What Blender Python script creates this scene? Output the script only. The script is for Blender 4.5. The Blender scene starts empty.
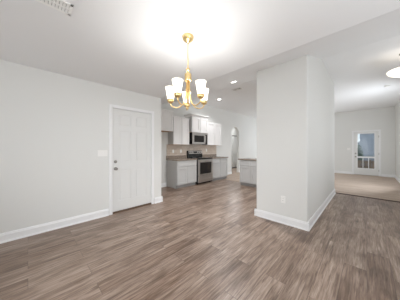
import bpy, bmesh, math, random
from mathutils import Vector, Matrix
random.seed(7)
SC = bpy.context.scene
COL = SC.collection

# ------------------------------------------------------------------ camera
CZ = 1.257
YAW = math.radians(44.574)
cam = bpy.data.cameras.new('camera')
cam.sensor_width = 36.0
cam.lens = 36.0 * 169.5 / 400.0
cam.shift_y = -1.5 / 400.0
cam.clip_start = 0.02
camo = bpy.data.objects.new('camera', cam)
COL.objects.link(camo)
camo.location = (0, 0, CZ)
camo.rotation_euler = (math.radians(90), 0, YAW)
SC.camera = camo

# ------------------------------------------------------------------ world, sun, exposure
SC.view_settings.view_transform = 'Standard'
SC.view_settings.look = 'None'
SC.view_settings.gamma = 1.0
SC.view_settings.exposure = 0.36
SC.view_settings.use_curve_mapping = False
world = bpy.data.worlds.new('world')
SC.world = world
world.use_nodes = True
wn = world.node_tree.nodes
bg = wn['Background']
bg.inputs['Color'].default_value = (0.86, 0.92, 1.0, 1)
bg.inputs['Strength'].default_value = 1.7
try:
    SC.cycles.use_denoising = True
    SC.cycles.max_bounces = 12
    SC.cycles.diffuse_bounces = 8
    SC.cycles.sample_clamp_indirect = 6.0
except Exception:
    pass


def area_light(name, loc, rot, sx, sy, power, color=(1, 1, 1), spread=180):
    l = bpy.data.lights.new(name, 'AREA')
    l.shape = 'RECTANGLE'
    l.size = sx
    l.size_y = sy
    l.energy = power
    l.color = color
    l.spread = math.radians(spread)
    o = bpy.data.objects.new(name, l)
    COL.objects.link(o)
    o.location = loc
    o.rotation_euler = rot
    return o


def point_light(name, loc, power, color=(1, 0.9, 0.78), r=0.03, spot=None):
    l = bpy.data.lights.new(name, 'SPOT' if spot else 'POINT')
    l.energy = power
    l.color = color
    l.shadow_soft_size = r
    if spot:
        l.spot_size = spot
        l.spot_blend = 0.6
    o = bpy.data.objects.new(name, l)
    COL.objects.link(o)
    o.location = loc
    return o


R90 = math.radians(90)
DAY = (0.935, 0.975, 1.02)
# added fill lights out of view, at assumed window positions round the house
area_light('fill_dining_back', (-0.7, -1.48, 1.45), (R90 - 0.33, 0, 0.50), 1.7, 1.6, 24, DAY, 85)  # added light aimed down for a soft pool on the dining floor
area_light('fill_back_left', (-2.55, -1.50, 1.45), (R90 + 0.35, 0, 0.35), 1.0, 1.5, 4.5, DAY, 140)  # added light to lift the dark left ceiling corner
area_light('fill_back_right', (1.0, -1.52, 1.35), (R90 + 0.3, 0, 0), 1.1, 2.0, 8, DAY)  # added light; no front door is built here
area_light('fill_dining_side', (1.60, 0.5, 1.5), (R90 + 0.75, 0, R90), 2.2, 1.6, 62, DAY)  # added light tilted up to brighten the dining ceiling
area_light('fill_foyer_side', (1.60, 4.0, 1.55), (R90 + 0.5, 0, R90), 1.5, 1.9, 26, DAY)  # added light for the block's hall side and the sloped ceiling
area_light('fill_living_far', (-2.9, 10.98, 1.5), (-R90, 0, 0), 2.0, 1.7, 36, (0.90, 0.97, 1.04))  # added light that brightens the living room
area_light('fill_living_side', (0.84, 7.7, 1.5), (R90 + 0.1, 0, R90 - 0.35), 1.5, 1.8, 64, (0.90, 0.97, 1.04))  # added light turned towards the far living room wall

# ------------------------------------------------------------------ materials
def mat(name, color, rough=0.5, metal=0.0, spec=0.5, emit=None, estr=0.0, bump=None):
    m = bpy.data.materials.new(name)
    m.use_nodes = True
    b = m.node_tree.nodes['Principled BSDF']
    b.inputs['Base Color'].default_value = (*color, 1)
    b.inputs['Roughness'].default_value = rough
    b.inputs['Metallic'].default_value = metal
    b.inputs['Specular IOR Level'].default_value = spec
    if emit:
        b.inputs['Emission Color'].default_value = (*emit, 1)
        b.inputs['Emission Strength'].default_value = estr
    if bump:
        nt = m.node_tree
        tc = nt.nodes.new('ShaderNodeTexCoord')
        n = nt.nodes.new('ShaderNodeTexNoise')
        n.inputs['Scale'].default_value = bump[0]
        n.inputs['Detail'].default_value = 4
        bp = nt.nodes.new('ShaderNodeBump')
        bp.inputs['Strength'].default_value = bump[1]
        bp.inputs['Distance'].default_value = 0.002
        nt.links.new(tc.outputs['Object'], n.inputs['Vector'])
        nt.links.new(n.outputs['Fac'], bp.inputs['Height'])
        nt.links.new(bp.outputs['Normal'], b.inputs['Normal'])
    return m


def srgb(r, g, b):
    f = lambda c: ((c / 255 + 0.055) / 1.055) ** 2.4 if c > 10 else c / 255 / 12.92
    return (f(r), f(g), f(b))


M_WALL = mat('wall_paint', srgb(223, 223, 220), 0.75, bump=(220, 0.12))
M_CEIL = mat('ceiling_paint', srgb(233, 233, 233), 0.9, bump=(160, 0.2))
M_TRIM = mat('trim_paint', srgb(236, 236, 236), 0.38)
M_DOOR = mat('door_paint', srgb(224, 224, 222), 0.42)
M_CAB = mat('cabinet_paint', srgb(230, 228, 226), 0.45)
M_CABSHADE = mat('cabinet_body_shaded', srgb(184, 183, 181), 0.5)  # greyer than the doors: shade of sides and door gaps put in the colour
M_BASE = mat('base_cabinet_grey', srgb(190, 189, 187), 0.45)  # greyer than the upper cabinet doors
M_DUCT = mat('duct_shade', srgb(188, 187, 185), 0.7)
M_GRID = mat('dark_frame', srgb(96, 92, 90), 0.5)
M_WOODRAW = mat('cabinet_underside_wood', srgb(176, 138, 100), 0.6)
M_TOE = mat('toe_kick', srgb(150, 148, 146), 0.6)
M_STEEL = mat('stainless_steel', srgb(186, 181, 176), 0.32, 0.9)
M_NICKEL = mat('satin_nickel', srgb(150, 146, 140), 0.3, 1.0)
M_BLACK = mat('black_enamel', srgb(22, 21, 21), 0.25)
M_GLASSBLACK = mat('black_glass', srgb(30, 27, 26), 0.12)
M_GOLD = mat('brushed_gold', srgb(238, 208, 150), 0.34, 1.0)
M_PLATE = mat('white_plastic', srgb(238, 237, 234), 0.35)
M_DARK = mat('dark_slot', srgb(50, 48, 46), 0.7)
M_CAN = mat('recessed_lens', (1, 1, 1), 0.5, emit=(1, 0.95, 0.88), estr=9.0)
def glow_mat(name, color, emit, estr):
    m = bpy.data.materials.new(name)
    m.use_nodes = True
    nt = m.node_tree
    nt.nodes.remove(nt.nodes['Principled BSDF'])
    tl = nt.nodes.new('ShaderNodeBsdfTranslucent')
    df = nt.nodes.new('ShaderNodeBsdfDiffuse')
    em = nt.nodes.new('ShaderNodeEmission')
    tl.inputs['Color'].default_value = (*color, 1)
    df.inputs['Color'].default_value = (*color, 1)
    em.inputs['Color'].default_value = (*emit, 1)
    em.inputs['Strength'].default_value = estr
    mx = nt.nodes.new('ShaderNodeMixShader')
    mx.inputs[0].default_value = 0.25
    ad = nt.nodes.new('ShaderNodeAddShader')
    nt.links.new(tl.outputs[0], mx.inputs[1])
    nt.links.new(df.outputs[0], mx.inputs[2])
    nt.links.new(mx.outputs[0], ad.inputs[0])
    nt.links.new(em.outputs[0], ad.inputs[1])
    nt.links.new(ad.outputs[0], nt.nodes['Material Output'].inputs['Surface'])
    return m


M_SHADE = glow_mat('lit_opal_glass', (0.95, 0.93, 0.89), (1.0, 0.93, 0.80), 0.5)
M_SHADEIN = mat('glowing_bulb', (1, 1, 1), 0.4, emit=(1.0, 0.90, 0.72), estr=6.0)
M_BOWL = glow_mat('lit_alabaster_bowl', (0.95, 0.91, 0.86), (1.0, 0.93, 0.83), 0.45)
M_THRESH = mat('bronze_threshold', srgb(92, 70, 52), 0.5)
M_STRIP = mat('carpet_transition', srgb(78, 62, 54), 0.5)
M_GREY = mat('concrete', srgb(150, 148, 144), 0.9, bump=(30, 0.3))


def node_mat(name, rough=0.5):
    m = bpy.data.materials.new(name)
    m.use_nodes = True
    nt = m.node_tree
    b = nt.nodes['Principled BSDF']
    b.inputs['Roughness'].default_value = rough
    tc = nt.nodes.new('ShaderNodeTexCoord')
    return m, nt, b, tc


def mapping(nt, src, scale=(1, 1, 1), rot=(0, 0, 0), loc=(0, 0, 0)):
    mp = nt.nodes.new('ShaderNodeMapping')
    mp.inputs['Scale'].default_value = scale
    mp.inputs['Rotation'].default_value = rot
    mp.inputs['Location'].default_value = loc
    nt.links.new(src, mp.inputs['Vector'])
    return mp.outputs['Vector']


def ramp(nt, src, stops):
    r = nt.nodes.new('ShaderNodeValToRGB')
    e = r.color_ramp.elements
    while len(e) < len(stops):
        e.new(0.5)
    for i, (p, c) in enumerate(stops):
        e[i].position = p
        e[i].color = (*c, 1)
    nt.links.new(src, r.inputs['Fac'])
    return r.outputs['Color']


def mix(nt, fac, a, b, mode='MIX'):
    n = nt.nodes.new('ShaderNodeMix')
    n.data_type = 'RGBA'
    n.blend_type = mode
    for sock, v in ((n.inputs['Factor'], fac), (n.inputs[6], a), (n.inputs[7], b)):
        if hasattr(v, 'is_linked') or hasattr(v, 'links'):
            nt.links.new(v, sock)
        elif isinstance(v, (int, float)):
            sock.default_value = v
        else:
            sock.default_value = (*v, 1)
    return n.outputs[2]


def noise(nt, vec, scale, detail=4, rough=0.55, dist=0.0):
    n = nt.nodes.new('ShaderNodeTexNoise')
    n.inputs['Scale'].default_value = scale
    n.inputs['Detail'].default_value = detail
    n.inputs['Roughness'].default_value = rough
    n.inputs['Distortion'].default_value = dist
    nt.links.new(vec, n.inputs['Vector'])
    return n.outputs['Fac']


def make_floor_mat():
    m, nt, b, tc = node_mat('vinyl_plank_floor', 0.33)
    v = mapping(nt, tc.outputs['Object'], rot=(0, 0, math.radians(90)))
    br = nt.nodes.new('ShaderNodeTexBrick')
    br.offset = 0.37
    br.inputs['Scale'].default_value = 1.0
    br.inputs['Brick Width'].default_value = 1.22
    br.inputs['Row Height'].default_value = 0.18
    br.inputs['Mortar Size'].default_value = 0.0014
    br.inputs['Mortar Smooth'].default_value = 0.3
    br.inputs['Bias'].default_value = 0.0
    br.inputs['Color1'].default_value = (0.0, 0.0, 0.0, 1)
    br.inputs['Color2'].default_value = (1, 1, 1, 1)
    br.inputs['Mortar'].default_value = (0.2, 0.2, 0.2, 1)
    nt.links.new(v, br.inputs['Vector'])
    # shift the grain by the plank's own random value
    add = nt.nodes.new('ShaderNodeVectorMath')
    add.operation = 'MULTIPLY_ADD'
    nt.links.new(br.outputs['Color'], add.inputs[0])
    add.inputs[1].default_value = (13.0, 7.0, 0.0)
    nt.links.new(v, add.inputs[2])
    g1 = noise(nt, mapping(nt, add.outputs[0], scale=(1.5, 24, 1)), 1.5, 8, 0.68, 0.9)
    g2 = noise(nt, mapping(nt, add.outputs[0], scale=(4, 70, 1)), 1.2, 5, 0.6, 0.2)
    g3 = noise(nt, mapping(nt, add.outputs[0], scale=(1.6, 5, 1)), 1.3, 3, 0.5, 0.5)
    base = ramp(nt, g1, [(0.28, srgb(100, 82, 69)), (0.43, srgb(152, 134, 120)), (0.58, srgb(180, 164, 151)), (0.76, srgb(210, 197, 185))])
    tint = ramp(nt, br.outputs['Color'], [(0.0, srgb(214, 201, 192)), (0.5, srgb(238, 231, 226)), (1.0, srgb(255, 249, 245))])
    c = mix(nt, 1.0, base, tint, 'MULTIPLY')
    fine = ramp(nt, g2, [(0.36, (0.55, 0.51, 0.49)), (0.54, (1.0, 1.0, 1.0))])
    c = mix(nt, 0.75, c, fine, 'MULTIPLY')
    blot = ramp(nt, g3, [(0.36, (0.50, 0.44, 0.40)), (0.56, (1.0, 1.0, 1.0))])
    c = mix(nt, 0.7, c, blot, 'MULTIPLY')
    # knots
    vo = nt.nodes.new('ShaderNodeTexVoronoi')
    vo.inputs['Scale'].default_value = 1.0
    nt.links.new(mapping(nt, add.outputs[0], scale=(1.5, 3.6, 1)), vo.inputs['Vector'])
    kn = ramp(nt, vo.outputs['Distance'], [(0.02, (1, 1, 1)), (0.10, (0, 0, 0))])
    c = mix(nt, kn, c, srgb(84, 66, 55))
    c = mix(nt, br.outputs['Fac'], c, srgb(84, 70, 62))
    nt.links.new(c, b.inputs['Base Color'])
    bp = nt.nodes.new('ShaderNodeBump')
    bp.inputs['Strength'].default_value = 0.15
    bp.inputs['Distance'].default_value = 0.002
    nt.links.new(g2, bp.inputs['Height'])
    nt.links.new(bp.outputs['Normal'], b.inputs['Normal'])
    return m


def make_carpet_mat():
    m, nt, b, tc = node_mat('beige_carpet', 0.95)
    n1 = noise(nt, tc.outputs['Object'], 90, 3)
    n2 = noise(nt, mapping(nt, tc.outputs['Object'], scale=(0.8, 3, 1)), 1.6, 4)
    c = ramp(nt, n1, [(0.3, srgb(162, 145, 130)), (0.7, srgb(196, 178, 163))])
    t = ramp(nt, n2, [(0.35, (0.86, 0.85, 0.84)), (0.6, (1, 1, 1))])
    nt.links.new(mix(nt, 1.0, c, t, 'MULTIPLY'), b.inputs['Base Color'])
    bp = nt.nodes.new('ShaderNodeBump')
    bp.inputs['Strength'].default_value = 0.5
    bp.inputs['Distance'].default_value = 0.006
    nt.links.new(n1, bp.inputs['Height'])
    nt.links.new(bp.outputs['Normal'], b.inputs['Normal'])
    return m


def make_granite_mat():
    m, nt, b, tc = node_mat('brown_granite', 0.25)
    n1 = noise(nt, tc.outputs['Object'], 45, 8, 0.7)
    n2 = noise(nt, tc.outputs['Object'], 90, 4, 0.6)
    c = ramp(nt, n1, [(0.30, srgb(84, 72, 64)), (0.45, srgb(134, 119, 106)), (0.62, srgb(172, 159, 146)), (0.8, srgb(116, 103, 93))])
    k = ramp(nt, n2, [(0.36, (0.35, 0.32, 0.3)), (0.5, (1, 1, 1))])
    nt.links.new(mix(nt, 0.7, c, k, 'MULTIPLY'), b.inputs['Base Color'])
    return m


def make_tile_mat():
    m, nt, b, tc = node_mat('beige_subway_tile', 0.28)
    sep = nt.nodes.new('ShaderNodeSeparateXYZ')
    nt.links.new(tc.outputs['Object'], sep.inputs[0])
    cmb = nt.nodes.new('ShaderNodeCombineXYZ')
    nt.links.new(sep.outputs['Y'], cmb.inputs['X'])
    nt.links.new(sep.outputs['Z'], cmb.inputs['Y'])
    br = nt.nodes.new('ShaderNodeTexBrick')
    br.inputs['Scale'].default_value = 1.0
    br.inputs['Brick Width'].default_value = 0.15
    br.inputs['Row Height'].default_value = 0.075
    br.inputs['Mortar Size'].default_value = 0.0022
    br.inputs['Color1'].default_value = (*srgb(190, 174, 158), 1)
    br.inputs['Color2'].default_value = (*srgb(206, 192, 178), 1)
    br.inputs['Mortar'].default_value = (*srgb(222, 216, 208), 1)
    nt.links.new(cmb.outputs[0], br.inputs['Vector'])
    nt.links.new(br.outputs['Color'], b.inputs['Base Color'])
    return m


def make_glass_mat():
    m = bpy.data.materials.new('clear_glass')
    m.use_nodes = True
    nt = m.node_tree
    nt.nodes.remove(nt.nodes['Principled BSDF'])
    out = nt.nodes['Material Output']
    tr = nt.nodes.new('ShaderNodeBsdfTransparent')
    tr.inputs['Color'].default_value = (0.93, 0.96, 0.97, 1)
    gl = nt.nodes.new('ShaderNodeBsdfGlossy')
    gl.inputs['Roughness'].default_value = 0.02
    fr = nt.nodes.new('ShaderNodeFresnel')
    fr.inputs['IOR'].default_value = 1.25
    mx = nt.nodes.new('ShaderNodeMixShader')
    nt.links.new(fr.outputs[0], mx.inputs[0])
    nt.links.new(tr.outputs[0], mx.inputs[1])
    nt.links.new(gl.outputs[0], mx.inputs[2])
    nt.links.new(mx.outputs[0], out.inputs['Surface'])
    return m


def make_noise_mat(name, c1, c2, scale=8, rough=0.8, stretch=(1, 1, 1)):
    m, nt, b, tc = node_mat(name, rough)
    n = noise(nt, mapping(nt, tc.outputs['Object'], scale=stretch), scale, 5)
    nt.links.new(ramp(nt, n, [(0.35, c1), (0.65, c2)]), b.inputs['Base Color'])
    return m


M_FLOOR = make_floor_mat()
M_CARPET = make_carpet_mat()
M_GRANITE = make_granite_mat()
M_TILE = make_tile_mat()
M_GLASS = make_glass_mat()
M_SIDING = make_noise_mat('blue_grey_siding', srgb(116, 120, 128), srgb(136, 140, 148), 3)
M_FENCE = make_noise_mat('weathered_fence', srgb(84, 68, 58), srgb(124, 104, 90), 6, 0.9, (1, 1, 0.2))
M_GRASS = make_noise_mat('lawn', srgb(88, 98, 70), srgb(120, 124, 92), 5, 0.95)
M_LEAF = make_noise_mat('shrub_leaves', srgb(70, 86, 74), srgb(108, 122, 108), 12, 0.9)

# ------------------------------------------------------------------ helpers
def nbm():
    return bmesh.new()


def bx(bm, x0, x1, y0, y1, z0, z1, bev=0.0, seg=2):
    x0, x1 = min(x0, x1), max(x0, x1)
    y0, y1 = min(y0, y1), max(y0, y1)
    z0, z1 = min(z0, z1), max(z0, z1)
    r = bmesh.ops.create_cube(bm, size=1.0)
    vs = r['verts']
    for v in vs:
        v.co = Vector(((x0 + x1) / 2 + v.co.x * (x1 - x0), (y0 + y1) / 2 + v.co.y * (y1 - y0), (z0 + z1) / 2 + v.co.z * (z1 - z0)))
    if bev > 0:
        es = list({e for v in vs for e in v.link_edges})
        bmesh.ops.bevel(bm, geom=es, offset=bev, segments=seg, affect='EDGES', profile=0.5)
    return bm


def prism(bm, pts, axis, a, b):
    """extrude a 2-D polygon; axis 'x': pts are (y,z); 'y': (x,z); 'z': (x,y)"""
    def P(p, t):
        return {'x': (t, p[0], p[1]), 'y': (p[0], t, p[1]), 'z': (p[0], p[1], t)}[axis]
    va = [bm.verts.new(P(p, a)) for p in pts]
    vb = [bm.verts.new(P(p, b)) for p in pts]
    bm.faces.new(va)
    bm.faces.new(vb[::-1])
    n = len(pts)
    for i in range(n):
        bm.faces.new((va[i], vb[i], vb[(i + 1) % n], va[(i + 1) % n]))
    bmesh.ops.recalc_face_normals(bm, faces=bm.faces[:])
    return bm


def lathe(bm, prof, c=(0, 0, 0), seg=32, axis='z', close=False):
    """revolve (r,h) profile about an axis through c"""
    rings = []
    for r, h in prof:
        ring = []
        for i in range(seg):
            a = 2 * math.pi * i / seg
            p = {'z': (r * math.cos(a), r * math.sin(a), h), 'x': (h, r * math.cos(a), r * math.sin(a)), 'y': (r * math.cos(a), h, r * math.sin(a))}[axis]
            ring.append(bm.verts.new((c[0] + p[0], c[1] + p[1], c[2] + p[2])))
        rings.append(ring)
    for k in range(len(rings) - 1):
        for i in range(seg):
            j = (i + 1) % seg
            f = bm.faces.new((rings[k][i], rings[k][j], rings[k + 1][j], rings[k + 1][i]))
            f.smooth = True
    if prof[0][0] > 1e-6:
        bm.faces.new(rings[0][::-1])
    if prof[-1][0] > 1e-6:
        bm.faces.new(rings[-1])
    bmesh.ops.remove_doubles(bm, verts=bm.verts[:], dist=1e-6)
    bmesh.ops.recalc_face_normals(bm, faces=bm.faces[:])
    return bm


def tube(bm, pts, r, seg=10):
    pts = [Vector(p) for p in pts]
    rings = []
    up = Vector((0, 0, 1))
    prev = None
    for i, p in enumerate(pts):
        t = (pts[min(i + 1, len(pts) - 1)] - pts[max(i - 1, 0)]).normalized()
        if prev is None:
            n = t.cross(up)
            if n.length < 1e-3:
                n = t.cross(Vector((1, 0, 0)))
        else:
            n = prev - t * prev.dot(t)
        n.normalize()
        prev = n
        bi = t.cross(n)
        rr = r[i] if isinstance(r, (list, tuple)) else r
        rings.append([bm.verts.new(p + (n * math.cos(2 * math.pi * k / seg) + bi * math.sin(2 * math.pi * k / seg)) * rr) for k in range(seg)])
    for a in range(len(rings) - 1):
        for k in range(seg):
            j = (k + 1) % seg
            f = bm.faces.new((rings[a][k], rings[a][j], rings[a + 1][j], rings[a + 1][k]))
            f.smooth = True
    bm.faces.new(rings[0][::-1])
    bm.faces.new(rings[-1])
    bmesh.ops.recalc_face_normals(bm, faces=bm.faces[:])
    return bm


def root_loc(o):
    p = Vector((0, 0, 0))
    while o:
        p += o.location
        o = o.parent
    return p


def obj(name, bm, m, parent=None, origin=None):
    me = bpy.data.meshes.new(name)
    off = root_loc(parent) if parent else Vector(origin or (0, 0, 0))
    bmesh.ops.translate(bm, vec=-off, verts=bm.verts[:])
    bm.to_mesh(me)
    bm.free()
    for mm in (m if isinstance(m, (list, tuple)) else [m]):
        me.materials.append(mm)
    o = bpy.data.objects.new(name, me)
    COL.objects.link(o)
    if parent:
        o.parent = parent
    elif origin:
        o.location = origin
    return o


def tag(o, label, cat, group=None, kind=None):
    o['label'] = label
    o['category'] = cat
    if group:
        o['group'] = group
    if kind:
        o['kind'] = kind
    return o


def thing(name, label, cat, loc, group=None, kind=None):
    o = bpy.data.objects.new(name, None)
    COL.objects.link(o)
    o.location = loc
    o.empty_display_size = 0.1
    return tag(o, label, cat, group, kind)


def struct(name, bm, m, label, cat):
    o = obj(name, bm, m)
    return tag(o, label, cat, None, 'structure')


def panel_face(bm, ax, n, u0, u1, z0, z1, face, t, rail, rec):
    """shaker door or drawer front. ax: 'x' or 'y' is the width axis; n: +1/-1 outward sign; face: outer plane"""
    def B(a0, a1, c0, c1, d0, d1, bev=0.0):
        f0, f1 = face - n * d0, face - n * d1
        if ax == 'y':
            bx(bm, f0, f1, a0, a1, c0, c1, bev, 1)
        else:
            bx(bm, a0, a1, f0, f1, c0, c1, bev, 1)
    B(u0 + rail - 0.002, u1 - rail + 0.002, z0 + rail - 0.002, z1 - rail + 0.002, rec, t)
    B(u0, u0 + rail, z0, z1, 0, t, 0.0015)
    B(u1 - rail, u1, z0, z1, 0, t, 0.0015)
    B(u0 + rail, u1 - rail, z1 - rail, z1, 0, t, 0.0015)
    B(u0 + rail, u1 - rail, z0, z0 + rail, 0, t, 0.0015)
    return bm


# ------------------------------------------------------------------ the setting
H = 2.44      # dining room ceiling
HH = 3.06     # kitchen and living room ceiling
XL = -3.47    # left wall
XK = -4.75    # kitchen wall
YS, YT = 2.20, 4.15   # the sloped piece of ceiling
YB = -1.60    # wall behind the camera
XR = 1.66     # foyer right wall
XLR = 0.865   # living room right wall
YF = 11.05    # far wall
YC = 6.10     # carpet edge in the hall


def zc(y):
    return H if y < YS else (HH if y > YT else H + (HH - H) * (y - YS) / (YT - YS))


bm = nbm()
bx(bm, -4.9, XR + 0.15, YB - 0.1, YC + 0.02, -0.1, 0.0)
struct('floor', bm, M_FLOOR, 'grey-brown wood plank floor of the dining room, hall and kitchen', 'floor')

bm = nbm()
prism(bm, [(-4.75, 5.90), (-4.10, 5.90), (-4.10, 5.57), (-3.0, 5.57), (-3.0, 5.76), (-1.49, 5.76), (-1.49, YC), (XR, YC), (XR, YF + .1), (-4.75, YF + .1)], 'z', -0.02, 0.012)
struct('floor_carpet', bm, M_CARPET, 'light beige carpet of the far living room', 'floor')
bm = nbm()
bx(bm, -7.2, -4.75, 5.5, 11.2, -0.1, 0.008)
struct('floor_passage', bm, M_CARPET, 'light carpet of the passage behind the archway', 'floor')
bm = nbm()
prism(bm, [(YC - 0.03, 0.0), (YC - 0.02, 0.012), (YC + 0.012, 0.016), (YC + 0.016, 0.0)], 'x', -0.64, XR)
struct('trim_carpet_edge', bm, M_STRIP, 'dark strip where wood floor meets beige carpet in the hall', 'trim')

bm = nbm()
prism(bm, [(YB - .15, H), (YS, H), (YT, HH), (YF + .15, HH), (YF + .15, HH + .15), (YB - .15, HH + .15)], 'x', -4.9, XR + 0.15)
struct('ceiling', bm, M_CEIL, 'white ceiling, low over the dining room and sloping up to the kitchen', 'ceiling')

# left wall with its door opening
DY0, DY1, DZ = 1.140, 1.955, 2.035
bm = nbm()
bx(bm, XL - 0.14, XL, YB, DY0 - 0.02, 0, H)
bx(bm, XL - 0.14, XL, DY0 - 0.02, DY1 + 0.02, DZ + 0.02, H)
prism(bm, [(DY1 + 0.02, 0), (YS + 0.015, 0), (YS + 0.015, H), (DY1 + 0.02, H)], 'x', XK, XL)
struct('wall_left', bm, M_WALL, 'long plain wall on the left with the white door', 'wall')

# kitchen wall with the archway
AY0, AY1, ASP = 7.03, 7.72, 2.0
bm = nbm()
prism(bm, [(YS, 0), (AY0, 0), (AY0, HH), (YT, HH), (YS, H)], 'x', XK - 0.14, XK)
prism(bm, [(AY1, 0), (YF + .1, 0), (YF + .1, HH), (AY1, HH)], 'x', XK - 0.14, XK)
pts = [(AY0, HH)]
N = 20
for i in range(N + 1):
    a = math.pi - math.pi * i / N
    pts.append(((AY0 + AY1) / 2 + (AY1 - AY0) / 2 * math.cos(a), ASP + (AY1 - AY0) / 2 * math.sin(a)))
pts.append((AY1, HH))
prism(bm, pts, 'x', XK - 0.14, XK)
struct('wall_kitchen', bm, M_WALL, 'kitchen wall behind the cabinets with the narrow archway', 'wall')

# passage behind the arch
bm = nbm()
bx(bm, -6.2, -6.08, 5.5, 11.2, 0, 2.6)
bx(bm, -6.08, XK - 0.14, 5.5, 5.62, 0, 2.6)
bx(bm, -6.08, XK - 0.14, 11.0, 11.12, 0, 2.6)
struct('wall_passage', bm, M_WALL, 'wall of the passage seen through the archway', 'wall')
bm = nbm()
bx(bm, -6.2, XK - 0.14, 5.5, 11.2, 2.6, 2.7)
struct('ceiling_passage', bm, M_CEIL, 'ceiling of the passage behind the archway', 'ceiling')

point_light('passage_fill', (-5.4, 8.3, 2.45), 24, (0.95, 0.97, 1.0), 0.08)  # added unseen light to brighten the passage; it has no fixture

# pantry block
BX0, BX1, BY0, BY1 = -1.482, -0.652, 3.01, 6.06
bm = nbm()
prism(bm, [(BY0, 0), (BY1, 0), (BY1, HH), (YT, HH), (BY0, zc(BY0))], 'x', BX0, BX1)
es = [e for e in bm.edges if abs(e.verts[0].co.z - e.verts[1].co.z) > 1.5]
bmesh.ops.bevel(bm, geom=es, offset=0.018, segments=4, affect='EDGES', profile=0.5)
struct('wall_block', bm, M_WALL, 'white free-standing wall block between kitchen and hall', 'wall')

# far wall with its glazed door opening
FX0, FX1, FZ = -0.455, 0.380, 2.045
bm = nbm()
bx(bm, -4.9, FX0 - 0.02, YF, YF + 0.14, 0, HH)
bx(bm, FX1 + 0.02, XLR + 0.14, YF, YF + 0.14, 0, HH)
bx(bm, FX0 - 0.02, FX1 + 0.02, YF, YF + 0.14, FZ + 0.02, HH)
struct('wall_far', bm, M_WALL, 'far living room wall with the glazed door', 'wall')
bm = nbm()
bx(bm, XLR, XLR + 0.14, YC + 0.15, YF, 0, HH)
bx(bm, XLR, XR + 0.14, YC + 0.05, YC + 0.17, 0, HH)
struct('wall_living_right', bm, M_WALL, 'living room wall at the right edge of the photo', 'wall')
bm = nbm()
prism(bm, [(YB, 0), (YC + .1, 0), (YC + .1, HH), (YT, HH), (YS, H), (YB, H)], 'x', XR, XR + 0.12)
struct('wall_right', bm, M_WALL, 'foyer wall outside the right edge of the photo', 'wall')
bm = nbm()
bx(bm, XL - 0.14, XR + 0.12, YB - 0.12, YB, 0, H)
struct('wall_back', bm, M_WALL, 'wall behind the camera', 'wall')


def baseboard(name, p0, p1, n, label, h=0.125, hold=False):
    """run from p0 to p1 (x,y) standing on the side n of the wall"""
    p0, p1, n = Vector((*p0, 0)), Vector((*p1, 0)), Vector((*n, 0))
    prof = [(0, 0), (0.028, 0), (0.027, 0.012), (0.017, 0.022), (0.016, 0.024), (0.016, h - 0.03), (0.011, h - 0.018), (0.009, h - 0.004), (0.006, h), (0, h)]
    bm = nbm()
    A = [bm.verts.new(p0 + n * d + Vector((0, 0, z))) for d, z in prof]
    B = [bm.verts.new(p1 + n * d + Vector((0, 0, z))) for d, z in prof]
    bm.faces.new(A)
    bm.faces.new(B[::-1])
    for i in range(len(prof)):
        j = (i + 1) % len(prof)
        bm.faces.new((A[i], B[i], B[j], A[j]))
    bmesh.ops.recalc_face_normals(bm, faces=bm.faces[:])
    return struct(name, bm, M_TRIM, label, 'baseboard')


baseboard('baseboard_left', (XL, YB), (XL, DY0 - 0.075), (1, 0), 'long white baseboard along the left wall')
baseboard('baseboard_left_corner', (XL, DY1 + 0.075), (XL, YS + 0.043), (1, 0), 'short white baseboard between the white door and the wall corner')
baseboard('baseboard_left_return', (XL + 0.027, YS + 0.015), (XK, YS + 0.015), (0, 1), 'white baseboard on the side of the refrigerator recess')
baseboard('baseboard_recess', (XK, YS + 0.03), (XK, 3.225), (1, 0), 'white baseboard at the back of the refrigerator recess')
baseboard('baseboard_kitchen', (XK, 5.905), (XK, AY0), (1, 0), 'white baseboard left of the archway')
baseboard('baseboard_living_left', (XK, AY1), (XK, YF), (1, 0), 'white baseboard right of the archway')
baseboard('baseboard_block_front', (BX0 - 0.028, BY0), (BX1 + 0.028, BY0), (0, -1), 'white baseboard across the front of the wall block')
baseboard('baseboard_block_right', (BX1, BY0 - 0.028), (BX1, BY1 + 0.02), (1, 0), 'white baseboard along the hall side of the wall block')
baseboard('baseboard_far_left', (XK, YF), (FX0 - 0.075, YF), (0, -1), 'white baseboard left of the glazed door')
baseboard('baseboard_far_right', (FX1 + 0.075, YF), (XLR, YF), (0, -1), 'white baseboard right of the glazed door')
baseboard('baseboard_living_right', (XLR, YC + 0.2), (XLR, YF), (-1, 0), 'white baseboard of the right living room wall')


# ------------------------------------------------------------------ doors
def knob_bm(bm, p, axis, s):
    """door knob: rose, neck and ball, s = outward sign along axis"""
    prof = [(0.031, 0.0), (0.031, 0.006), (0.026, 0.010), (0.012, 0.012), (0.011, 0.03), (0.017, 0.036), (0.026, 0.045), (0.028, 0.055), (0.024, 0.064), (0.012, 0.068), (0.0, 0.069)]
    return lathe(bm, [(r, s * h) for r, h in prof], p, 24, axis)


def bolt_bm(bm, p, axis, s):
    prof = [(0.029, 0.0), (0.029, 0.012), (0.024, 0.020), (0.014, 0.024), (0.0, 0.025)]
    return lathe(bm, [(r, s * h) for r, h in prof], p, 24, axis)


def casing(bm, ax, n, face, a0, a1, z1, w=0.058):
    for (c0, c1, d0, d1) in ((a0 - w, a0, 0, z1 + w), (a1, a1 + w, 0, z1 + w), (a0, a1, z1, z1 + w)):
        for ins, th in ((0.0, 0.012), (0.008, 0.017)):
            e0, e1 = c0 + ins, c1 - ins
            if d0 > 0:
                e0, e1 = c0, c1
            t0, t1 = (d0 + ins if d0 > 0 else d0), d1 - ins
            if ax == 'y':
                bx(bm, face, face + n * th, e0, e1, t0, t1)
            else:
                bx(bm, e0, e1, face, face + n * th, t0, t1)


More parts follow.
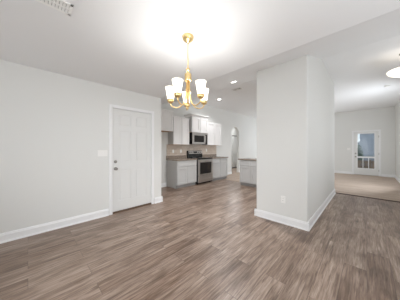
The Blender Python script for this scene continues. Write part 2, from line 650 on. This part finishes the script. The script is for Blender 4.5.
d1 = thing('door_1', 'white six-panel door in the left wall', 'door', (XL, (DY0 + DY1) / 2, 0), kind='structure')
bm = nbm()
fc = XL - 0.016            # door face, slightly inside the jamb
bx(bm, fc - 0.035, fc - 0.007, DY0, DY1, 0.033, DZ)
st, mid = 0.115, 0.10
ym = (DY0 + DY1) / 2
rows = [(0.225, 0.835), (0.985, 1.60), (1.70, 1.925)]
for a, b in ((DY0, DY0 + st), (DY1 - st, DY1), (ym - mid / 2, ym + mid / 2)):
    bx(bm, fc - 0.008, fc, a, b, 0.033, DZ, 0.002, 1)
zz = [0.033] + [v for r in rows for v in r] + [DZ]
for k in range(0, len(zz), 2):
    for a, b in ((DY0 + st - .003, ym - mid / 2 + .003), (ym + mid / 2 - .003, DY1 - st + .003)):
        bx(bm, fc - 0.008, fc, a, b, zz[k], zz[k + 1], 0.002, 1)
for z0, z1 in rows:
    for a, b in ((DY0 + st, ym - mid / 2), (ym + mid / 2, DY1 - st)):
        bx(bm, fc - 0.012, fc - 0.001, a + 0.022, b - 0.022, z0 + 0.022, z1 - 0.022, 0.008, 1)
obj('door_slab', bm, M_DOOR, d1)
bm = nbm()
casing(bm, 'y', 1, XL, DY0 - 0.006, DY1 + 0.006, DZ + 0.006)
bx(bm, XL - 0.14, XL, DY0 - 0.02, DY0 - 0.003, 0, DZ + .02)
bx(bm, XL - 0.14, XL, DY1 + 0.003, DY1 + 0.02, 0, DZ + .02)
bx(bm, XL - 0.14, XL, DY0 - .003, DY1 + .003, DZ + 0.004, DZ + 0.02)
obj('door_frame', bm, M_TRIM, d1)
bm = nbm()
prism(bm, [(XL - 0.10, 0), (XL + 0.006, 0), (XL + 0.002, 0.014), (XL - 0.006, 0.03), (XL - 0.10, 0.03)], 'y', DY0 - 0.003, DY1 + 0.003)
o = obj('threshold', bm, M_THRESH, d1)
o['label'] = 'dark bronze threshold'
o = obj('door_knob', knob_bm(nbm(), (fc, 1.195, 0.865), 'x', 1), M_NICKEL, d1)
o['label'] = 'satin nickel knob'
o = obj('deadbolt', bolt_bm(nbm(), (fc, 1.195, 1.0), 'x', 1), M_NICKEL, d1)
o['label'] = 'satin nickel deadbolt'

# glazed far door
d2 = thing('door_2', 'white glazed door in the far living room wall', 'door', ((FX0 + FX1) / 2, YF, 0), kind='structure')
ff = YF + 0.012
GX0, GX1, GZ0, GZ1, GM0, GM1 = -0.325, 0.245, 0.33, 1.955, 0.81, 0.885
bm = nbm()
for a, b, c, d in ((FX0, GX0, 0.02, FZ), (GX1, FX1, 0.02, FZ), (GX0, GX1, 0.02, GZ0), (GX0, GX1, GZ1, FZ)):
    bx(bm, a, b, ff, ff + 0.042, c, d, 0.002, 1)
obj('door_slab', bm, M_DOOR, d2)
bm = nbm()
w = 0.028
for a, b, c, d in ((GX0 - w, GX0 + .006, GZ0 - w, GZ1 + w), (GX1 - .006, GX1 + w, GZ0 - w, GZ1 + w), (GX0, GX1, GZ0 - w, GZ0 + .006), (GX0, GX1, GZ1 - .006, GZ1 + w)):
    bx(bm, a, b, ff - 0.012, ff + 0.002, c, d, 0.003, 1)
bx(bm, GX0, GX1, ff - 0.008, ff + 0.03, GM0, GM1, 0.003, 1)
for x in (GX0 + (GX1 - GX0) / 3, GX0 + 2 * (GX1 - GX0) / 3):
    bx(bm, x - 0.011, x + 0.011, ff + 0.004, ff + 0.026, GZ0, GM0)
obj('glass_frame', bm, M_TRIM, d2)
for c, d in ((GM1 - .005, GZ1), (GZ0, GM0 + .005)):
    bm = nbm()
    bx(bm, GX0 + .001, GX1 - .001, ff + 0.012, ff + 0.016, c, d)
    obj('glass_pane', bm, M_GLASS, d2)
bm = nbm()
casing(bm, 'x', -1, YF, FX0 - 0.006, FX1 + 0.006, FZ + 0.006)
bx(bm, FX0 - 0.02, FX0 - 0.003, YF, YF + 0.14, 0, FZ + .02)
bx(bm, FX1 + 0.003, FX1 + 0.02, YF, YF + 0.14, 0, FZ + .02)
bx(bm, FX0 - .003, FX1 + .003, YF, YF + 0.14, FZ + .004, FZ + .02)
obj('door_frame', bm, M_TRIM, d2)
bm = nbm()
bx(bm, FX0 - .003, FX1 + .003, YF - 0.01, YF + 0.13, 0, 0.019)
obj('threshold', bm, M_THRESH, d2)
obj('door_knob', knob_bm(nbm(), (FX0 + 0.065, ff, 0.865), 'y', -1), M_NICKEL, d2)
obj('deadbolt', bolt_bm(nbm(), (FX0 + 0.065, ff, 1.02), 'y', -1), M_NICKEL, d2)
for z in (0.25, 1.02, 1.80):
    bm = nbm()
    lathe(bm, [(0.008, -0.045), (0.008, 0.045)], (FX1 + 0.001, ff - 0.006, z), 12)
    obj('hinge', bm, M_NICKEL, d2)

# door in the passage behind the arch
d3 = thing('door_3', 'white door seen through the archway', 'door', (-6.08, 9.45, 0), kind='structure')
bm = nbm()
bx(bm, -6.08, -6.066, 9.05, 9.83, 0.02, 2.03)
for a, b in ((9.05, 9.16), (9.72, 9.83), (9.40, 9.48)):
    bx(bm, -6.07, -6.058, a, b, 0.02, 2.03)
for c, d in ((0.02, 0.22), (0.85, 0.98), (1.6, 1.7), (1.92, 2.03)):
    bx(bm, -6.07, -6.058, 9.16, 9.72, c, d)
obj('door_slab', bm, M_DOOR, d3)
bm = nbm()
casing(bm, 'y', 1, -6.08, 9.10, 9.78, 2.04, 0.055)
bx(bm, -6.08, -6.055, 9.05, 9.83, 0.012, 0.06)
o = obj('door_frame', bm, M_GRID, d3)
o['label'] = 'dark door frame'


def added_window_frame(name, ax, n, face, a0, a1, z0, z1, label):
    """casing, sash and meeting rail added round a fill light; the wall behind is solid"""
    bm = nbm()
    w = 0.07
    am, zm = (a0 + a1) / 2, (z0 + z1) / 2
    for b0, b1, c0, c1 in ((a0 - w, a0, z0 - w, z1 + w), (a1, a1 + w, z0 - w, z1 + w), (a0, a1, z0 - w, z0), (a0, a1, z1, z1 + w),
                           (a0, a1, zm - .02, zm + .02), (am - .02, am + .02, z0, z1)):
        if ax == 'y':
            bx(bm, face, face + n * 0.018, b0, b1, c0, c1)
        else:
            bx(bm, b0, b1, face, face + n * 0.018, c0, c1)
    o = struct(name, bm, M_TRIM, label, 'window')
    return o


added_window_frame('added_window_1', 'x', 1, YB, -1.6, 0.2, 0.65, 2.2, 'added window frame round the fill light behind the camera')  # frames added only to dress the unseen fill lights
added_window_frame('added_window_2', 'x', 1, YB, -3.05, -2.05, 0.65, 2.2, 'added narrow window frame round the fill light at back left')
added_window_frame('added_window_7', 'x', 1, YB, 0.45, 1.55, 0.35, 2.3, 'added tall window frame round the fill light at back right')
added_window_frame('added_window_3', 'y', -1, XR, -0.6, 1.6, 0.65, 2.2, 'added window frame round the fill light beside the camera')
added_window_frame('added_window_4', 'y', -1, XR, 3.25, 4.75, 0.5, 2.4, 'added window frame round the fill light farther along the foyer wall')
added_window_frame('added_window_5', 'x', -1, YF, -3.9, -1.9, 0.65, 2.3, 'added window frame round a fill light, hidden by the wall block')
added_window_frame('added_window_6', 'y', -1, XLR, 6.95, 8.45, 0.6, 2.4, 'added window frame round the fill light in the right living room wall')

# ------------------------------------------------------------------ kitchen
def base_cabinet(ax, n, face, back, a0, a1, label, splits, end_lo=True, group='base cabinets of the kitchen'):
    """splits: list of (u0,u1,kind) drawer/door columns"""
    if ax == 'y':
        loc = ((face + back) / 2, (a0 + a1) / 2, 0)
    else:
        loc = ((a0 + a1) / 2, (face + back) / 2, 0)
    t = thing('base_cabinet', label, 'cabinet', loc, group)

    def B(bm, u0, u1, d0, d1, z0, z1, bev=0):
        if ax == 'y':
            bx(bm, face - n * d0, face - n * d1, u0, u1, z0, z1, bev, 1)
        else:
            bx(bm, u0, u1, face - n * d0, face - n * d1, z0, z1, bev, 1)
    dep = abs(face - back)
    bm = nbm()
    B(bm, a0, a1, 0.02, dep, 0.10, 0.872)
    B(bm, a0, a1, 0.085, dep, 0.0, 0.10)
    obj('body', bm, M_CABSHADE, t)
    bm = nbm()
    B(bm, a0 + .002, a1 - .002, 0.072, 0.085, 0.002, 0.10)
    obj('toe_kick', bm, M_TOE, t)
    for u0, u1, kind in splits:
        g = 0.014
        z0, z1 = (0.685, 0.852) if kind == 'drawer' else (0.122, 0.655)
        bm = nbm()
        panel_face(bm, ax, n, u0 + g, u1 - g, z0, z1, face, 0.022, 0.060 if kind == 'door' else 0.034, 0.016)
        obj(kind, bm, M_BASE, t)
    return t


base_cabinet('y', 1, -4.165, XK + 0.004, 3.235, 4.075, 'light grey base cabinet left of the range, wide drawer over two doors',
             [(3.235, 4.075, 'drawer'), (3.235, 3.655, 'door'), (3.655, 4.075, 'door')])
base_cabinet('y', 1, -4.165, XK + 0.004, 4.885, 5.885, 'light grey base cabinet right of the range, two drawers over two doors',
             [(4.885, 5.385, 'drawer'), (5.385, 5.885, 'drawer'), (4.885, 5.385, 'door'), (5.385, 5.885, 'door')])
base_cabinet('x', -1, 5.085, 5.69, -3.115, -1.495, 'light grey peninsula cabinet running into the white wall block',
             [(-3.115, -2.71, 'drawer'), (-2.71, -2.305, 'drawer'), (-2.305, -1.90, 'drawer'), (-1.90, -1.495, 'drawer'),
              (-3.115, -2.71, 'door'), (-2.71, -2.305, 'door'), (-2.305, -1.90, 'door'), (-1.90, -1.495, 'door')])


def countertop(x0, x1, y0, y1, label, splash):
    t = thing('countertop', label, 'countertop', ((x0 + x1) / 2, (y0 + y1) / 2, 0.872), 'brown granite countertops')
    bm = nbm()
    bx(bm, x0, x1, y0, y1, 0.872, 0.908, 0.004, 2)
    obj('slab', bm, M_GRANITE, t)
    if splash:
        bm = nbm()
        bx(bm, x0, x0 + 0.02, y0, splash, 0.908, 1.012, 0.002, 1)
        obj('upstand', bm, M_GRANITE, t)


countertop(XK, -4.14, 3.215, 4.085, 'brown granite countertop left of the range', 4.085)
countertop(XK, -4.14, 4.875, 5.905, 'brown granite countertop right of the range', 5.84)
countertop(-3.16, -1.485, 5.055, 5.75, 'brown granite countertop on the peninsula', None)

bm = nbm()
bx(bm, XK, XK + 0.008, 3.235, 4.085, 1.013, 1.392)
bx(bm, XK, XK + 0.008, 4.085, 4.875, 0.908, 1.42)
bx(bm, XK, XK + 0.008, 4.875, 5.84, 1.013, 1.392)
tag(obj('tile_backsplash', bm, M_TILE), 'beige tile backsplash on the wall between counters and upper cabinets', 'backsplash', None, 'structure')


def wall_cabinet(face, y0, y1, z0, z1, label, doors, crown=0.0, cdrop=0.0):
    t = thing('wall_cabinet', label, 'cabinet', ((face + XK) / 2, (y0 + y1) / 2, z0), 'upper kitchen cabinets')
    bm = nbm()
    bx(bm, XK, face - 0.022, y0, y1, z0 + 0.004, z1)
    obj('body', bm, M_CABSHADE, t)
    bm = nbm()
    bx(bm, XK, face - 0.02, y0, y1, z0, z0 + 0.004)
    o = obj('underside', bm, M_WOODRAW, t)
    o['label'] = 'bare wood underside'
    n = len(doors) - 1
    for i in range(n):
        bm = nbm()
        panel_face(bm, 'y', 1, doors[i] + 0.012, doors[i + 1] - 0.012, z0 + 0.004, z1 - 0.012, face, 0.022, 0.060, 0.016)
        obj('door', bm, M_CAB, t)
    bm = nbm()
    e = 0.018 + crown
    h = 0.03 + crown * 1.2
    # crown moulding flaring outward, mitred round the front and both ends
    zb = z1 - 0.005
    ring = []
    for d, z in ((0.0, zb), (0.006, zb), (0.008, zb + h * .3), (e * .8, zb + h * .75), (e, zb + h * .8), (e, zb + h), (0.0, zb + h)):
        ring.append([(XK + .001, y0 - d, z), (face - 0.02 + d, y0 - d, z), (face - 0.02 + d, y1 + d, z), (XK + .001, y1 + d, z)])
    vr = [[bm.verts.new(p) for p in r] for r in ring]
    for k in range(len(vr) - 1):
        for i in range(3):
            bm.faces.new((vr[k][i], vr[k][i + 1], vr[k + 1][i + 1], vr[k + 1][i]))
    bm.faces.new(vr[-1])
    bmesh.ops.recalc_face_normals(bm, faces=bm.faces[:])
    obj('crown_moulding', bm, M_CAB, t)
    return t


wall_cabinet(-4.44, 2.36, 3.285, 1.80, 2.445, 'high upper cabinet over the empty refrigerator recess', [2.36, 2.82, 3.285])
wall_cabinet(-4.44, 3.29, 3.985, 1.388, 2.290, 'upper cabinet with two tall doors left of the microwave', [3.29, 3.6375, 3.985])
wall_cabinet(-4.365, 4.03, 4.855, 1.835, 2.395, 'short upper cabinet with crown moulding above the microwave', [4.03, 4.4425, 4.855], 0.045)
wall_cabinet(-4.44, 4.905, 5.84, 1.388, 2.285, 'upper cabinet with two tall doors right of the microwave', [4.905, 5.3725, 5.84])

# microwave
t = thing('microwave', 'stainless over-the-range microwave under the short upper cabinet', 'microwave', (-4.56, 4.4425, 1.415))
y0, y1, z0, z1, f = 4.05, 4.835, 1.415, 1.832, -4.345
bm = nbm()
bx(bm, XK + .01, f - 0.03, y0, y1, z0, z1)
obj('body', bm, M_BLACK, t)
bm = nbm()
bx(bm, f - 0.03, f, y0, y1 - 0.0, z1 - 0.06, z1, 0.004, 1)
obj('vent_panel', bm, M_STEEL, t)
bm = nbm()
for a, b, c, d in ((y0, y0 + .075, z0, z1 - .063), (4.625, 4.70, z0, z1 - .063), (y0 + .075, 4.625, z0, z0 + .07), (y0 + .075, 4.625, z1 - .105, z1 - .063)):
    bx(bm, f - 0.03, f, a, b, c, d, 0.002, 1)
obj('door', bm, M_STEEL, t)
bm = nbm()
bx(bm, f - 0.03, f - 0.004, y0 + .075, 4.625, z0 + .07, z1 - .105)
obj('window', bm, M_GLASSBLACK, t)
bm = nbm()
tube(bm, [(f, 4.675, z0 + .06), (f + .035, 4.675, z0 + .07), (f + .035, 4.675, z1 - .10), (f, 4.675, z1 - .09)], 0.011)
obj('handle', bm, M_STEEL, t)
bm = nbm()
bx(bm, f - 0.03, f - 0.001, 4.703, y1, z0, z1 - .063, 0.002, 1)
obj('control_panel', bm, M_GLASSBLACK, t)
bm = nbm()
bx(bm, f - 0.002, f + .0005, 4.80, y1 - .002, z0 + .005, z1 - .065)
obj('trim_edge', bm, M_STEEL, t)

# range
t = thing('range', 'stainless electric range with black glass top between the base cabinets', 'range', (-4.44, 4.48, 0))
y0, y1, f = 4.10, 4.86, -4.115
bm = nbm()
bx(bm, XK + .02, f - 0.035, y0, y1, 0.03, 0.895)
for yy in (y0 + .06, y1 - .06):
    for xx in (XK + .08, f - .1):
        lathe(bm, [(0.018, 0.0), (0.018, 0.03)], (xx, yy, 0), 12)
obj('body', bm, M_BLACK, t)
bm = nbm()
bx(bm, XK + .02, f - 0.01, y0 - .004, y1 + .004, 0.895, 0.918, 0.004, 1)
obj('cooktop', bm, M_GLASSBLACK, t)
for xx, yy, r in ((-4.52, 4.29, .08), (-4.52, 4.67, .10), (-4.27, 4.29, .10), (-4.27, 4.67, .08)):
    bm = nbm()
    lathe(bm, [(r - .004, 0.9182), (r - .004, 0.9188), (r, 0.9188), (r, 0.9182)], (xx, yy, 0), 32)
    obj('burner_ring', bm, M_TOE, t)
bm = nbm()
prism(bm, [(XK + .02, 0.918), (-4.66, 0.918), (-4.665, 1.06), (-4.69, 1.165), (-4.70, 1.178), (XK + .02, 1.178)], 'y', y0, y1)
obj('backguard', bm, M_BLACK, t)
bm = nbm()
prism(bm, [(-4.664, 1.062), (-4.658, 1.062), (-4.682, 1.166), (-4.69, 1.166)], 'y', y0 + .05, y1 - .012)
cp = obj('control_panel', bm, M_STEEL, t)
bm = nbm()
bx(bm, -4.685, -4.6625, 4.385, 4.575, 1.085, 1.145)
obj('display', bm, M_GLASSBLACK, cp)
for yy in (4.20, 4.30, 4.66, 4.76):
    bm = nbm()
    lathe(bm, [(0.021, 0.0), (0.019, 0.02), (0.0, 0.021)], (-4.672, yy, 1.113), 20, 'x')
    obj('control_knob', bm, M_BLACK, cp)
bm = nbm()
zt, zb2 = 0.872, 0.305
wy0, wy1, wz0, wz1 = 4.185, 4.785, 0.365, 0.762
for a, b, c, d in ((y0, wy0, zb2, zt), (wy1, y1, zb2, zt), (wy0, wy1, zb2, wz0), (wy0, wy1, wz1, zt)):
    bx(bm, f - 0.035, f, a, b, c, d, 0.002, 1)
dr = obj('oven_door', bm, M_STEEL, t)
bm = nbm()
bx(bm, f - 0.035, f - 0.003, wy0, wy1, wz0, wz1)
obj('window', bm, M_GLASSBLACK, dr)
bm = nbm()
tube(bm, [(f, y0 + .07, 0.805), (f + .045, y0 + .075, 0.812), (f + .045, y1 - .075, 0.812), (f, y1 - .07, 0.805)], 0.012)
obj('handle', bm, M_STEEL, dr)
bm = nbm()
bx(bm, f - 0.035, f, y0, y1, 0.07, 0.295, 0.003, 1)
dw = obj('storage_drawer', bm, M_STEEL, t)
bm = nbm()
tube(bm, [(f, y0 + .12, 0.195), (f + .03, y0 + .125, 0.2), (f + .03, y1 - .125, 0.2), (f, y1 - .12, 0.195)], 0.010)
obj('handle', bm, M_STEEL, dw)


# ------------------------------------------------------------------ outlets and switches
def plate(name, label, cat, axis, n, face, a, z, gangs, kind, group=None):
    loc = (face, a, z) if axis == 'y' else (a, face, z)
    t = thing(name, label, cat, loc, group)
    w = 0.07 + 0.046 * (gangs - 1)

    def B(bm, u0, u1, z0, z1, d0, d1, bev=0.0):
        if axis == 'y':
            bx(bm, face + n * d0, face + n * d1, u0, u1, z0, z1, bev, 2)
        else:
            bx(bm, u0, u1, face + n * d0, face + n * d1, z0, z1, bev, 2)
    bm = nbm()
    B(bm, a - w / 2, a + w / 2, z - 0.057, z + 0.057, 0, 0.006, 0.002)
    obj('cover_plate', bm, M_PLATE, t)
    for k in range(gangs):
        u = a + (k - (gangs - 1) / 2) * 0.046
        if kind == 'switch':
            bm = nbm()
            B(bm, u - 0.0165, u + 0.0165, z - 0.033, z + 0.033, 0.004, 0.010, 0.002)
            obj('rocker', bm, M_PLATE, t)
        else:
            for dz in (-0.02, 0.02):
                bm = nbm()
                B(bm, u - 0.017, u + 0.017, z + dz - 0.014, z + dz + 0.014, 0.004, 0.008, 0.003)
                s = obj('socket', bm, M_PLATE, t)
                bm = nbm()
                B(bm, u - 0.008, u - 0.005, z + dz - 0.002, z + dz + 0.007, 0.007, 0.0085)
                B(bm, u + 0.005, u + 0.008, z + dz - 0.002, z + dz + 0.007, 0.007, 0.0085)
                obj('slots', bm, M_DARK, s)
    return t


plate('switch_plate', 'white three-gang switch plate on the left wall beside the white door', 'switch', 'y', 1, XL, 0.965, 1.17, 3, 'switch')
plate('wall_outlet', 'white outlet low on the front of the white wall block', 'outlet', 'x', -1, BY0, -1.005, 0.40, 1, 'outlet')
plate('wall_outlet', 'white outlet on the backsplash nearest the refrigerator recess', 'outlet', 'y', 1, XK + .008, 3.50, 1.16, 1, 'outlet', 'backsplash outlets')
plate('wall_outlet', 'white outlet on the backsplash just left of the range', 'outlet', 'y', 1, XK + .008, 3.84, 1.165, 1, 'outlet', 'backsplash outlets')
plate('wall_outlet', 'white outlet on the backsplash right of the range', 'outlet', 'y', 1, XK + .008, 5.19, 1.19, 1, 'outlet', 'backsplash outlets')
plate('switch_plate', 'white switch plate on the far wall left of the glazed door', 'switch', 'x', -1, YF, -0.64, 1.23, 2, 'switch')

# ------------------------------------------------------------------ ceiling fittings
def slope_rot():
    return math.atan2(HH - H, YT - YS)


def recessed(x, y, label, power):
    z = zc(y)
    t = thing('recessed_light', label, 'ceiling light', (x, y, z), 'recessed kitchen ceiling lights')
    ang = slope_rot() if YS < y < YT else 0.0
    if ang:
        t.rotation_euler = (ang, 0, 0)
    def L(prof, name, m):
        bm = nbm()
        lathe(bm, prof, (0, 0, 0), 32)
        me = bpy.data.meshes.new(name)
        bm.to_mesh(me)
        bm.free()
        me.materials.append(m)
        o = bpy.data.objects.new(name, me)
        COL.objects.link(o)
        o.parent = t
    L([(0.062, 0.0), (0.062, -0.004), (0.082, -0.006), (0.086, 0.0)], 'trim_ring', M_PLATE)
    L([(0.0, -0.003), (0.061, -0.003), (0.061, 0.0)], 'lens', M_CAN)
    n = Vector((0, -math.sin(ang), math.cos(ang)))
    l = point_light('recessed_lamp', Vector((x, y, z)) - Vector((0, -math.sin(ang), math.cos(ang))) * 0.03, power, (0.96, 0.975, 1.0), 0.05, math.radians(140))
    l.rotation_euler = (ang, 0, 0)


recessed(-2.23, 3.385, 'recessed ceiling light nearer the wall block, on the sloped ceiling', 130)
recessed(-3.86, 4.92, 'recessed ceiling light nearer the kitchen cabinets, beside the chandelier', 46)


def register(x, y, z, w, l, label, ang=0.0, rz=0.0):
    t = thing('ceiling_vent', label, 'vent', (x, y, z))
    bm = nbm()
    fw = 0.022
    for a in ((x - w / 2, x + w / 2, y - l / 2, y - l / 2 + fw), (x - w / 2, x + w / 2, y + l / 2 - fw, y + l / 2),
              (x - w / 2, x - w / 2 + fw, y - l / 2, y + l / 2), (x + w / 2 - fw, x + w / 2, y - l / 2, y + l / 2)):
        bx(bm, a[0], a[1], a[2], a[3], z - 0.008, z, 0.002, 1)
    bx(bm, x - .006, x + .006, y - l / 2, y + l / 2, z - .007, z)
    obj('frame', bm, M_PLATE, t)
    bm = nbm()
    bx(bm, x - w / 2 + .01, x + w / 2 - .01, y - l / 2 + .01, y + l / 2 - .01, z - 0.0015, z)  # flat grey sheet, coloured as the shaded duct behind the louvres
    obj('duct_shade_sheet', bm, M_DUCT, t)
    n = int((l - 2 * fw) / 0.021)
    bm = nbm()
    for k in range(n):
        yy = y - l / 2 + fw + 0.0105 + k * (l - 2 * fw) / n
        prism(bm, [(yy - .009, z - .006), (yy - .007, z - .0075), (yy + .009, z - .002), (yy + .007, z - .0015)], 'x', x - w / 2 + fw, x + w / 2 - fw)
    obj('louvres', bm, M_PLATE, t)
    t.rotation_euler = (0, 0, rz)


register(-1.80, 0.115, H, 0.155, 0.30, 'white louvred vent in the dining room ceiling at the top left')
register(-2.81, 4.46, HH, 0.30, 0.16, 'small vent in the kitchen ceiling behind the recessed light')
bm = nbm()
lathe(bm, [(0.0, -0.038), (0.045, -0.037), (0.058, -0.028), (0.066, -0.01), (0.066, 0.0)], (0.41, 7.2, HH), 32)
tag(obj('smoke_detector', bm, M_PLATE, None), 'white smoke detector on the ceiling beyond the bowl light', 'smoke detector')

# bowl light in the hall
LX, LY, LZ = 0.51, 5.0, 2.75
t = thing('bowl_ceiling_light', 'lit white bowl ceiling light at the right edge of the photo', 'ceiling light', (LX, LY, HH))
bm = nbm()
lathe(bm, [(0.075, HH), (0.075, HH - .012), (0.06, HH - .022), (0.014, HH - .028), (0.012, LZ + .03), (0.0, LZ + .03)], (LX, LY, 0), 32)
obj('canopy', bm, M_NICKEL, t)
for k in range(3):
    a = 2.1 * k + 0.5
    bm = nbm()
    tube(bm, [(LX, LY, LZ + .06), (LX + .12 * math.cos(a), LY + .12 * math.sin(a), LZ + .03), (LX + .228 * math.cos(a), LY + .228 * math.sin(a), LZ - .003)], 0.005, 8)
    obj('bowl_arm', bm, M_NICKEL, t)
bm = nbm()
prof = []
for i in range(13):
    a = math.radians(90 * i / 12)
    prof.append((0.235 * math.sin(a), LZ - 0.115 * math.cos(a)))
inner = [(r * 0.97, h + 0.006) for r, h in prof[::-1]]
lathe(bm, prof + inner, (LX, LY, 0), 48)
obj('bowl', bm, M_BOWL, t)
point_light('bowl_lamp', (LX, LY, LZ - 0.05), 1.0, (0.98, 0.97, 0.95), 0.03)

# ------------------------------------------------------------------ chandelier
CX, CY = -1.3465, 1.1862
t = thing('chandelier', 'gold five-arm chandelier with white glass shades hanging in the dining room', 'chandelier', (CX, CY, H))
C = (CX, CY, 0)


def zz(z):
    return z if z > 1.95 else 1.95 - (1.95 - z) * 0.905


def sg(prof, k=0.92):
    return [(r * k, 1.742 + (h - 1.718) * 0.837) for r, h in prof]


bm = nbm()
lathe(bm, [(0.058, H), (0.060, H - .006), (0.060, H - .018), (0.054, H - .034), (0.038, H - .050), (0.018, H - .060), (0.010, H - .070), (0.0, H - .072)], C, 32)
obj('canopy', bm, M_GOLD, t)
bm = nbm()
lathe(bm, [(0.0058, 2.10), (0.0058, H - .06)], C, 16)
obj('downrod', bm, M_GOLD, t)
bm = nbm()
lathe(bm, [(0.0, 2.065), (0.010, 2.066), (0.019, 2.078), (0.021, 2.090), (0.016, 2.102), (0.007, 2.108), (0.007, 2.112), (0.0, 2.112)], C, 24)
obj('loop', bm, M_GOLD, t)
bm = nbm()
lathe(bm, [(0.0, 1.965), (0.034, 1.965), (0.036, 1.972), (0.036, 2.03), (0.032, 2.046), (0.012, 2.056), (0.010, 2.068), (0.0, 2.068)], C, 32)
obj('hub', bm, M_GOLD, t)
bm = nbm()
lathe(bm, [(0.0, zz(1.69)), (0.011, zz(1.69)), (0.011, 1.968), (0.0, 1.968)], C, 20)
obj('centre_column', bm, M_GOLD, t)
bm = nbm()
lathe(bm, [(r, zz(h)) for r, h in ((0.0, 1.640), (0.006, 1.644), (0.010, 1.655), (0.007, 1.666), (0.020, 1.674), (0.026, 1.686), (0.018, 1.697), (0.0, 1.698))], C, 24)
obj('finial', bm, M_GOLD, t)
AR = 0.192
away = Vector((-math.sin(YAW), math.cos(YAW), 0))
side = Vector((math.cos(YAW), math.sin(YAW), 0))
for k in range(5):
    a = math.radians(-9 + 72 * k)
    dv = away * math.cos(a) + side * math.sin(a)
    ctr = Vector((CX, CY, 0)) + dv * AR

    def P(r, z):
        return Vector((CX, CY, zz(z))) + dv * r
    # arm: falls along the column, sweeps out and rises to the socket
    ctl = [P(0.016, 1.960), P(0.018, 1.90), P(0.022, 1.83), P(0.034, 1.76), P(0.062, 1.697), P(0.105, 1.668), P(0.150, 1.670), P(0.185, 1.695), P(AR, 1.727)]
    pts = []
    for i in range(len(ctl) - 1):
        p0, p1, p2, p3 = ctl[max(i - 1, 0)], ctl[i], ctl[i + 1], ctl[min(i + 2, len(ctl) - 1)]
        for s in range(5):
            u = s / 5
            pts.append(0.5 * ((2 * p1) + (p2 - p0) * u + (2 * p0 - 5 * p1 + 4 * p2 - p3) * u * u + (3 * p1 - p0 - 3 * p2 + p3) * u ** 3))
    pts.append(ctl[-1])
    bm = nbm()
    tube(bm, pts, 0.0058, 12)
    arm = obj('arm', bm, M_GOLD, t)
    cc = (ctr.x, ctr.y, 0)
    bm = nbm()
    lathe(bm, sg([(0.0, 1.718), (0.012, 1.718), (0.026, 1.726), (0.036, 1.740), (0.0385, 1.768), (0.037, 1.768), (0.034, 1.742), (0.0, 1.740)]), cc, 24)
    obj('socket', bm, M_GOLD, arm)
    bm = nbm()
    outer = [(0.026, 1.744), (0.0335, 1.746), (0.036, 1.775), (0.040, 1.81), (0.046, 1.85), (0.052, 1.888), (0.0585, 1.920)]
    inn = [(r - 0.003, h + .001) for r, h in outer[::-1]]
    inn[-1] = (0.020, 1.748)
    lathe(bm, sg(outer + inn), cc, 32)
    sh = obj('glass_shade', bm, M_SHADE, t)
    bm = nbm()
    lathe(bm, sg([(0.0, 1.749), (0.011, 1.749), (0.013, 1.755), (0.016, 1.765), (0.013, 1.776), (0.0, 1.781)]), cc, 20)
    obj('bulb', bm, M_SHADEIN, sh)
    point_light('chandelier_lamp', (ctr.x, ctr.y, 1.886), 2.7, (0.97, 0.98, 0.98), 0.02)

# ------------------------------------------------------------------ outside the glazed door
bm = nbm()
bx(bm, -30, 30, YF + .15, 45, -0.25, -0.15)
tag(obj('lawn', bm, M_GRASS), 'grass outside the glazed door', 'ground', None, 'structure')
bm = nbm()
bx(bm, -1.8, 2.2, YF + .15, YF + 2.4, -0.15, -0.02)
tag(obj('patio', bm, M_GREY), 'concrete patio outside the glazed door', 'patio', None, 'structure')
t = thing('neighbour_house', 'blue-grey sided house seen through the glazed door', 'house', (0.8, 20, -0.15))
bm = nbm()
bx(bm, -8, 9, 18.06, 24, -0.15, 5.2)
for k in range(34):
    z = -0.1 + k * 0.155
    prism(bm, [(18.06, z), (18.03, z), (18.05, z + .155), (18.06, z + .155)], 'x', -8, 9)
obj('siding', bm, M_SIDING, t)
bm = nbm()
for a, b, c, d in ((-1.25, -0.40, 1.75, 1.85), (-1.25, -0.40, 2.95, 3.05), (-1.25, -1.15, 1.85, 2.95), (-0.50, -0.40, 1.85, 2.95)):
    bx(bm, a, b, 17.97, 18.05, c, d)
wf = obj('window', bm, M_TRIM, t)
bm = nbm()
bx(bm, -1.15, -0.50, 17.99, 18.04, 1.85, 2.95)
obj('window_blind', bm, M_PLATE, wf)
t = thing('picket_fence', 'low weathered wooden fence seen through the lower glass of the far door', 'fence', (0, 15.0, -0.15))
bm = nbm()
for k in range(30):
    x = -2.2 + k * 0.15
    bx(bm, x, x + 0.135, 15.0, 15.02, -0.12, 0.50 + random.uniform(-.01, .01))
obj('boards', bm, M_FENCE, t)
bm = nbm()
bx(bm, -2.2, 2.3, 15.02, 15.06, 0.05, 0.14)
bx(bm, -2.2, 2.3, 15.02, 15.06, 0.34, 0.43)
obj('rails', bm, M_FENCE, t)
for x in (-2.0, 0.1, 2.2):
    bm = nbm()
    bx(bm, x, x + .09, 15.02, 15.11, -0.15, 0.54)
    obj('post', bm, M_FENCE, t)
t = thing('shrub', 'dull green shrub behind the fence, at the left of the far door glass', 'shrub', (-0.46, 16.6, -0.15))
bm = nbm()
lathe(bm, [(0.0, -0.15), (0.03, -0.15), (0.025, 0.6), (0.0, 0.6)], (-0.46, 16.6, 0), 8)
obj('stem', bm, M_FENCE, t)
bm = nbm()
for k in range(420):
    while True:
        p = Vector((random.uniform(-1, 1), random.uniform(-1, 1), random.uniform(-1, 1)))
        if p.length < 1:
            break
    c = Vector((-0.46 + p.x * .26, 16.6 + p.y * .26, 0.85 + p.z * .72))
    q = Matrix.Rotation(random.uniform(0, 6.28), 3, 'Z') @ Matrix.Rotation(random.uniform(0, 3.14), 3, 'X')
    vs = [bm.verts.new(c + q @ Vector(v)) for v in ((-.07, 0, 0), (0, -.035, .01), (.08, 0, 0), (0, .035, .01))]
    bm.faces.new(vs)
obj('leaves', bm, M_LEAF, t)
